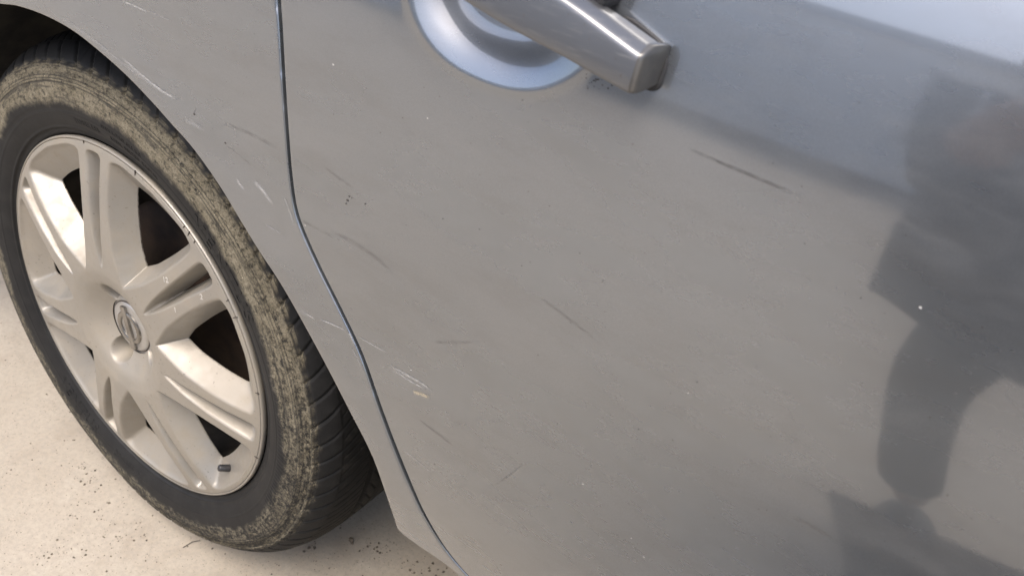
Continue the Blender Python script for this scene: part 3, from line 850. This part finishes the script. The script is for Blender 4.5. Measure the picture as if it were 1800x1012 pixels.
# twig lying by the tyre
def tube(pts, rad, name, mat, seg=6):
    V = []; F = []; P = [Vector(p) for p in pts]
    for i, p in enumerate(P):
        t = (P[min(i+1, len(P)-1)]-P[max(i-1, 0)]).normalized(); a = t.orthogonal().normalized(); b = t.cross(a)
        for k in range(seg): an = 2*math.pi*k/seg; V.append(p+(a*math.cos(an)+b*math.sin(an))*rad*(1-.5*i/len(P)))
    for i in range(len(P)-1):
        for k in range(seg): F.append((i*seg+k, i*seg+(k+1) % seg, (i+1)*seg+(k+1) % seg, (i+1)*seg+k))
    return link(name, mesh(name, V, F), mat)
pa, pb, pm = ground_at(322, 962), ground_at(352, 950), ground_at(338, 953)
tw = tube([(pa[0], pa[1], .0006), (pm[0], pm[1], .0016), (pb[0], pb[1], .0010)], .0006, 'twig', BK)
tag(tw, 'thin dark twig lying on the concrete beside the tyre', 'twig')

#ENV
# ------------------------------------------------------------------ what the paint mirrors: the house across the yard and the photographer
WALL = simple('pale_render_wall', (.86, .87, .88), .9, 0, .3, 3, (.82, .83, .84), .002)
WHITE = simple('white_door_paint', (.80, .81, .82), .5, 0, .4, 4, (.76, .77, .78))
GLASS = simple('dark_window_glass', (.05, .06, .07), .08, 0, .6)
ROOF = simple('grey_roof_tiles', (.17, .17, .18), .8, 0, .3, 6)
house = bpy.data.objects.new('house', None); COL.objects.link(house); house.location = (-2.5, -14, 0); house.scale = (1.8, 1.8, 1.8)
tag(house, 'pale single storey house across the yard, mirrored in the car door', 'house')
def hpart(name, mat, boxes, parent=house, bev=0):
    bm = bmesh.new()
    for c, s in boxes: box(bm, c, s, None, bev)
    return link(name, bm_mesh(name, bm), mat, parent)
hpart('wall', WALL, [((-4.35, -.15, 1.3), (3.9, .3, 2.6)), ((-.2, -.15, 2.45), (4.4, .3, .3)), ((3.2, -.15, 1.3), (2.4, .3, 2.6)), ((.95, -.15, .45), (2.1, .3, .9)), ((.35, -.15, 1.6), (.9, .3, 1.4)), ((1.9, -.15, 1.6), (.2, .3, 1.4))])
hpart('base_course', simple('dark_base_course', (.16, .16, .165), .9), [((0, .02, .12), (8.8, .08, .24))])
roof = hpart('roof', ROOF, [((0, -1.2, 2.68), (13., 2.6, .10)), ((0, .12, 2.62), (13., .06, .16))])
gd = hpart('garage_door', WHITE, [((-1.25, -.08, 1.15), (2.3, .06, 2.3))])
for k in range(4): hpart('door_panel', WHITE, [((-1.25, -.035, .32+.55*k), (2.1, .03, .47))], gd, .01)
wf = hpart('window', WHITE, [((1.3, -.08, 1.6), (.06, .08, 1.4)), ((.83, -.08, 1.6), (.06, .08, 1.4)), ((1.77, -.08, 1.6), (.06, .08, 1.4)), ((1.3, -.08, 2.27), (1., .08, .06)), ((1.3, -.08, .93), (1., .08, .06))])
for x in (1.065, 1.535): hpart('pane', GLASS, [((x, -.12, 1.6), (.41, .01, 1.28))], wf)
hpart('drainpipe', WHITE, [((-2.8, .06, 1.3), (.08, .08, 2.6))])
low = link('garden_wall', bm_mesh('garden_wall', (lambda b: (box(b, (16.5, -13.9, 1.2), (11, .2, 2.4)), b)[1])(bmesh.new())), WALL)
tag(low, 'long low pale garden wall beside the house opposite the car', 'wall')

mat_o = link('added_dark_mat', (lambda b: (box(b, (0, 0, 0), (.66, .46, .012), None, .004), bm_mesh('added_dark_mat', b))[1])(bmesh.new()), simple('added_mat_black', (.03, .03, .031), .85, 0, .3, 60, (.045, .044, .042), .001), None, (1.07, -.84, .008)); mat_o.rotation_euler = (0, 0, R(-16))  # made-up mat, added only to give the dark pool in the door's reflection
tag(mat_o, 'made-up black mat added under the photographer to darken the low door reflection', 'mat')
CLOTH = simple('navy_cotton', (.020, .024, .036), .9, 0, .2, 120, (.03, .034, .046), .001)
TROU = simple('charcoal_trousers', (.035, .036, .038), .9, 0, .2, 90, (.05, .05, .052), .001)
SKIN = simple('skin', (.42, .26, .18), .55, 0, .4, 40, (.38, .22, .15))
HAIR = simple('dark_hair', (.02, .015, .012), .6)
SHOE = simple('black_shoes', (.02, .02, .02), .5)
def skin_body(name, chains, mat, parent, levels=1, root=0):
    """connected joints [(pos, radius)...]; chains = list of (parent index, [(x,y,z,r), ...])"""
    V = []; E = []; RAD = []
    for par, pts in chains:
        last = par
        for x, y, z, r in pts:
            V.append((x, y, z)); RAD.append(r); i = len(V)-1
            if last is not None: E.append((last, i))
            last = i
    me = bpy.data.meshes.new(name); me.from_pydata(V, E, []); o = bpy.data.objects.new(name, me); COL.objects.link(o); o.parent = parent
    md = o.modifiers.new('skin', 'SKIN'); md.use_smooth_shade = True
    for i, r in enumerate(RAD):
        rr3 = r if isinstance(r, tuple) else (r, r); me.skin_vertices[0].data[i].radius = rr3
    me.skin_vertices[0].data[root].use_root = True
    sb = o.modifiers.new('sub', 'SUBSURF'); sb.levels = levels; sb.render_levels = levels
    dg = bpy.context.evaluated_depsgraph_get(); m2 = bpy.data.meshes.new_from_object(o.evaluated_get(dg))
    o.modifiers.clear(); o.data = m2; m2.materials.clear(); m2.materials.append(mat); return o
PX, PY = .86, -.95
per = bpy.data.objects.new('person', None); COL.objects.link(per); per.location = (0, 0, 0)
tag(per, 'photographer squatting in a navy jacket and charcoal trousers, mirrored in the door', 'person')
HX, HY, HZ = .865, -.835, 1.135                       # head
TORSO = [(.90, -1.10, .74, (.14, .12)), (.89, -1.06, .83, (.135, .11)), (.875, -.98, .90, (.15, .11)), (.865, -.91, .94, (.12, .09))]
LEGL = [(.81, -1.05, .68, .080), (.738, -.93, .42, .036), (.765, -.95, .25, .031), (.800, -.965, .09, .034)]
LEGR = [(.99, -1.05, .68, .080), (1.065, -.93, .42, .038), (1.06, -.95, .25, .034), (1.05, -.965, .09, .034)]
ARML = [(.715, -.90, .93, .060), (.665, -.77, .80, .045), (.672, -.62, .88, .036), (.700, -.545, .930, .027), (.712, -.515, .945, (.034, .018))]
ARMR = [(1.015, -.90, .93, .060), (1.10, -.96, .72, .048), (1.115, -.90, .60, .038), (1.115, -.85, .49, .026), (1.113, -.835, .455, (.030, .017))]
fat = lambda c, d: [(x, y, z, (r[0]+d, r[1]+d) if isinstance(r, tuple) else r+d) for x, y, z, r in c]
skin_body('body', [(None, TORSO), (3, [(.865, -.885, 1.00, .055), (HX, HY-.01, HZ-.07, (.070, .075)), (HX, HY, HZ, (.078, .092)), (HX, HY-.01, HZ+.07, (.055, .062))]),
    (0, LEGL), (0, LEGR), (3, ARML), (3, ARMR)], SKIN, per)
skin_body('jacket', [(None, fat(TORSO, .030)), (3, [(.865, -.89, .965, .085)]), (3, fat(ARML[:3], .030)), (3, fat(ARMR[:3], .030))], CLOTH, per)
V = []; F = []; rings_ = [(.865, -.895, 1.00, .105, .085), (.855, -.90, .975, .165, .11), (.845, -.905, .91, .205, .125), (.843, -.91, .80, .225, .14), (.845, -.915, .68, .232, .155), (.850, -.92, .545, .232, .165), (.850, -.92, .54, .228, .160), (.835, -.92, .70, .225, .135)]
for cx_, cy_, z_, rx_, ry_ in rings_:
    for t in range(40):
        a_ = 2*math.pi*t/40; fold = 1+.018*math.sin(a_*7+z_*9)*(1.1-z_)*1.6
        V.append((cx_+rx_*fold*math.cos(a_), cy_+ry_*fold*math.sin(a_), z_+.012*math.sin(a_*3)*(z_ < .65)))
for i in range(len(rings_)-1):
    for t in range(40): F.append((i*40+t, i*40+(t+1) % 40, (i+1)*40+(t+1) % 40, (i+1)*40+t))
link('coat_skirt', mesh('coat_skirt', V, F), CLOTH, per)
skin_body('trousers', [(None, [(.90, -1.09, .74, (.165, .14))]), (0, fat(LEGL[:3], .024)+[(.790, -.96, .12, .056)]), (0, fat(LEGR[:3], .024)+[(1.055, -.96, .12, .056)])], TROU, per)
for sx in (.81, 1.05):
    bm = bmesh.new(); bmesh.ops.create_uvsphere(bm, u_segments=20, v_segments=12, radius=1)
    for q in bm.verts: q.co.x *= .052*(1-.15*q.co.y); q.co.y = q.co.y*.145+.055; q.co.z = max(q.co.z, -.55)*.060+.034
    link('shoe', bm_mesh('shoe', bm, True), SHOE, per, (sx, -.95, 0))
bm = bmesh.new(); bmesh.ops.create_uvsphere(bm, u_segments=24, v_segments=16, radius=1)
for q in bm.verts:
    if q.co.y > .25 and q.co.z < .45: q.co *= .80
    q.co.x *= .092; q.co.y = q.co.y*.108-.010; q.co.z = max(q.co.z, -.8)*.112
link('hair', bm_mesh('hair', bm, True), HAIR, per, (HX, HY-.018, HZ+.035))
# face
bm = bmesh.new(); box(bm, (HX, HY+.098, HZ-.028), (.024, .034, .045), Matrix.Rotation(R(18), 3, 'X'), .008); link('nose', bm_mesh('nose', bm), SKIN, per)
for s in (-1, 1):
    bm = bmesh.new(); bmesh.ops.create_uvsphere(bm, u_segments=10, v_segments=6, radius=.012); link('eye', bm_mesh('eye', bm, True), simple('eye', (.08, .06, .05), .2), per, (HX+s*.032, HY+.080, HZ+.000))
    bm = bmesh.new(); bmesh.ops.create_uvsphere(bm, u_segments=10, v_segments=6, radius=.028); 
    for q in bm.verts: q.co.x *= .35; q.co.y *= .7
    link('ear', bm_mesh('ear', bm, True), SKIN, per, (HX+s*.086, HY, HZ-.015))
bm = bmesh.new(); box(bm, (HX, HY+.080, HZ-.072), (.046, .012, .012), None, .004); link('mouth', bm_mesh('mouth', bm), simple('lips', (.35, .15, .12), .5), per)
# phone just behind the lens, tilted with the view, and the fingers round its short edges
fw = Vector(fwd); rv = Vector(rt); uv_ = Vector(up); C0 = Vector(CAM)
Rm = Matrix((rv, uv_, -fw)).transposed()
bm = bmesh.new(); box(bm, (0, 0, 0), (.138, .067, .0075), None, .003)
ph_ = link('phone', bm_mesh('phone', bm), simple('black_phone', (.02, .02, .022), .25)); ph_.matrix_world = Matrix.Translation(C0-fw*.012+rv*.055+uv_*.018) @ Rm.to_4x4()
tag(ph_, 'black phone held sideways by the photographer in front of the car door', 'phone')
pc_ = ph_.matrix_world.translation
for side, wr in ((-1, Vector(ARML[4][:3])),):
    e = pc_+rv*side*.074-fw*.010; palm = (wr*.35+e*.65)-fw*.022
    fl = [(None, [(*wr, .026)]), (0, [(*palm, (.032, .017))])]
    for k in range(4):
        b0 = palm+uv_*(.026-.017*k)+fw*.012; ln = (.86, 1., .95, .78)[k]
        k1 = e+uv_*(.024-.016*k)+rv*side*.012+fw*.004; k2 = e-rv*side*.018*ln+uv_*(.024-.016*k)-fw*.004+fw*.0
        fl.append((1, [(*b0, .0095), (*k1, .0085), (*(pc_+rv*side*(.074-.016*ln)+uv_*(.024-.016*k)-fw*.020), .0075)]))
    fl.append((1, [(*(palm-uv_*.030), .011), (*(e-uv_*.030-fw*.016), .0095), (*(e-rv*side*.028-uv_*.018-fw*.016), .008)]))
    skin_body('hand', fl, SKIN, per)
# the free right hand hangs relaxed at the photographer's side
w0 = Vector(ARMR[4][:3]); fl = [(None, [(*w0, .026)]), (0, [(*(w0+Vector((0, .020, -.050))), (.016, .034))])]
for k, ln in enumerate((.070, .078, .072, .056)):
    b0 = w0+Vector((0, .046-.019*k, -.078)); k1 = b0+Vector((-.006, .004, -ln*.45)); k2 = k1+Vector((-.016, .002, -ln*.42))
    fl.append((1, [(*b0, .0095), (*k1, .0085), (*k2, .0072)]))
fl.append((1, [(*(w0+Vector((-.006, .048, -.040))), .011), (*(w0+Vector((-.012, .066, -.068))), .0095), (*(w0+Vector((-.020, .072, -.092))), .008)]))
skin_body('hand', fl, SKIN, per)
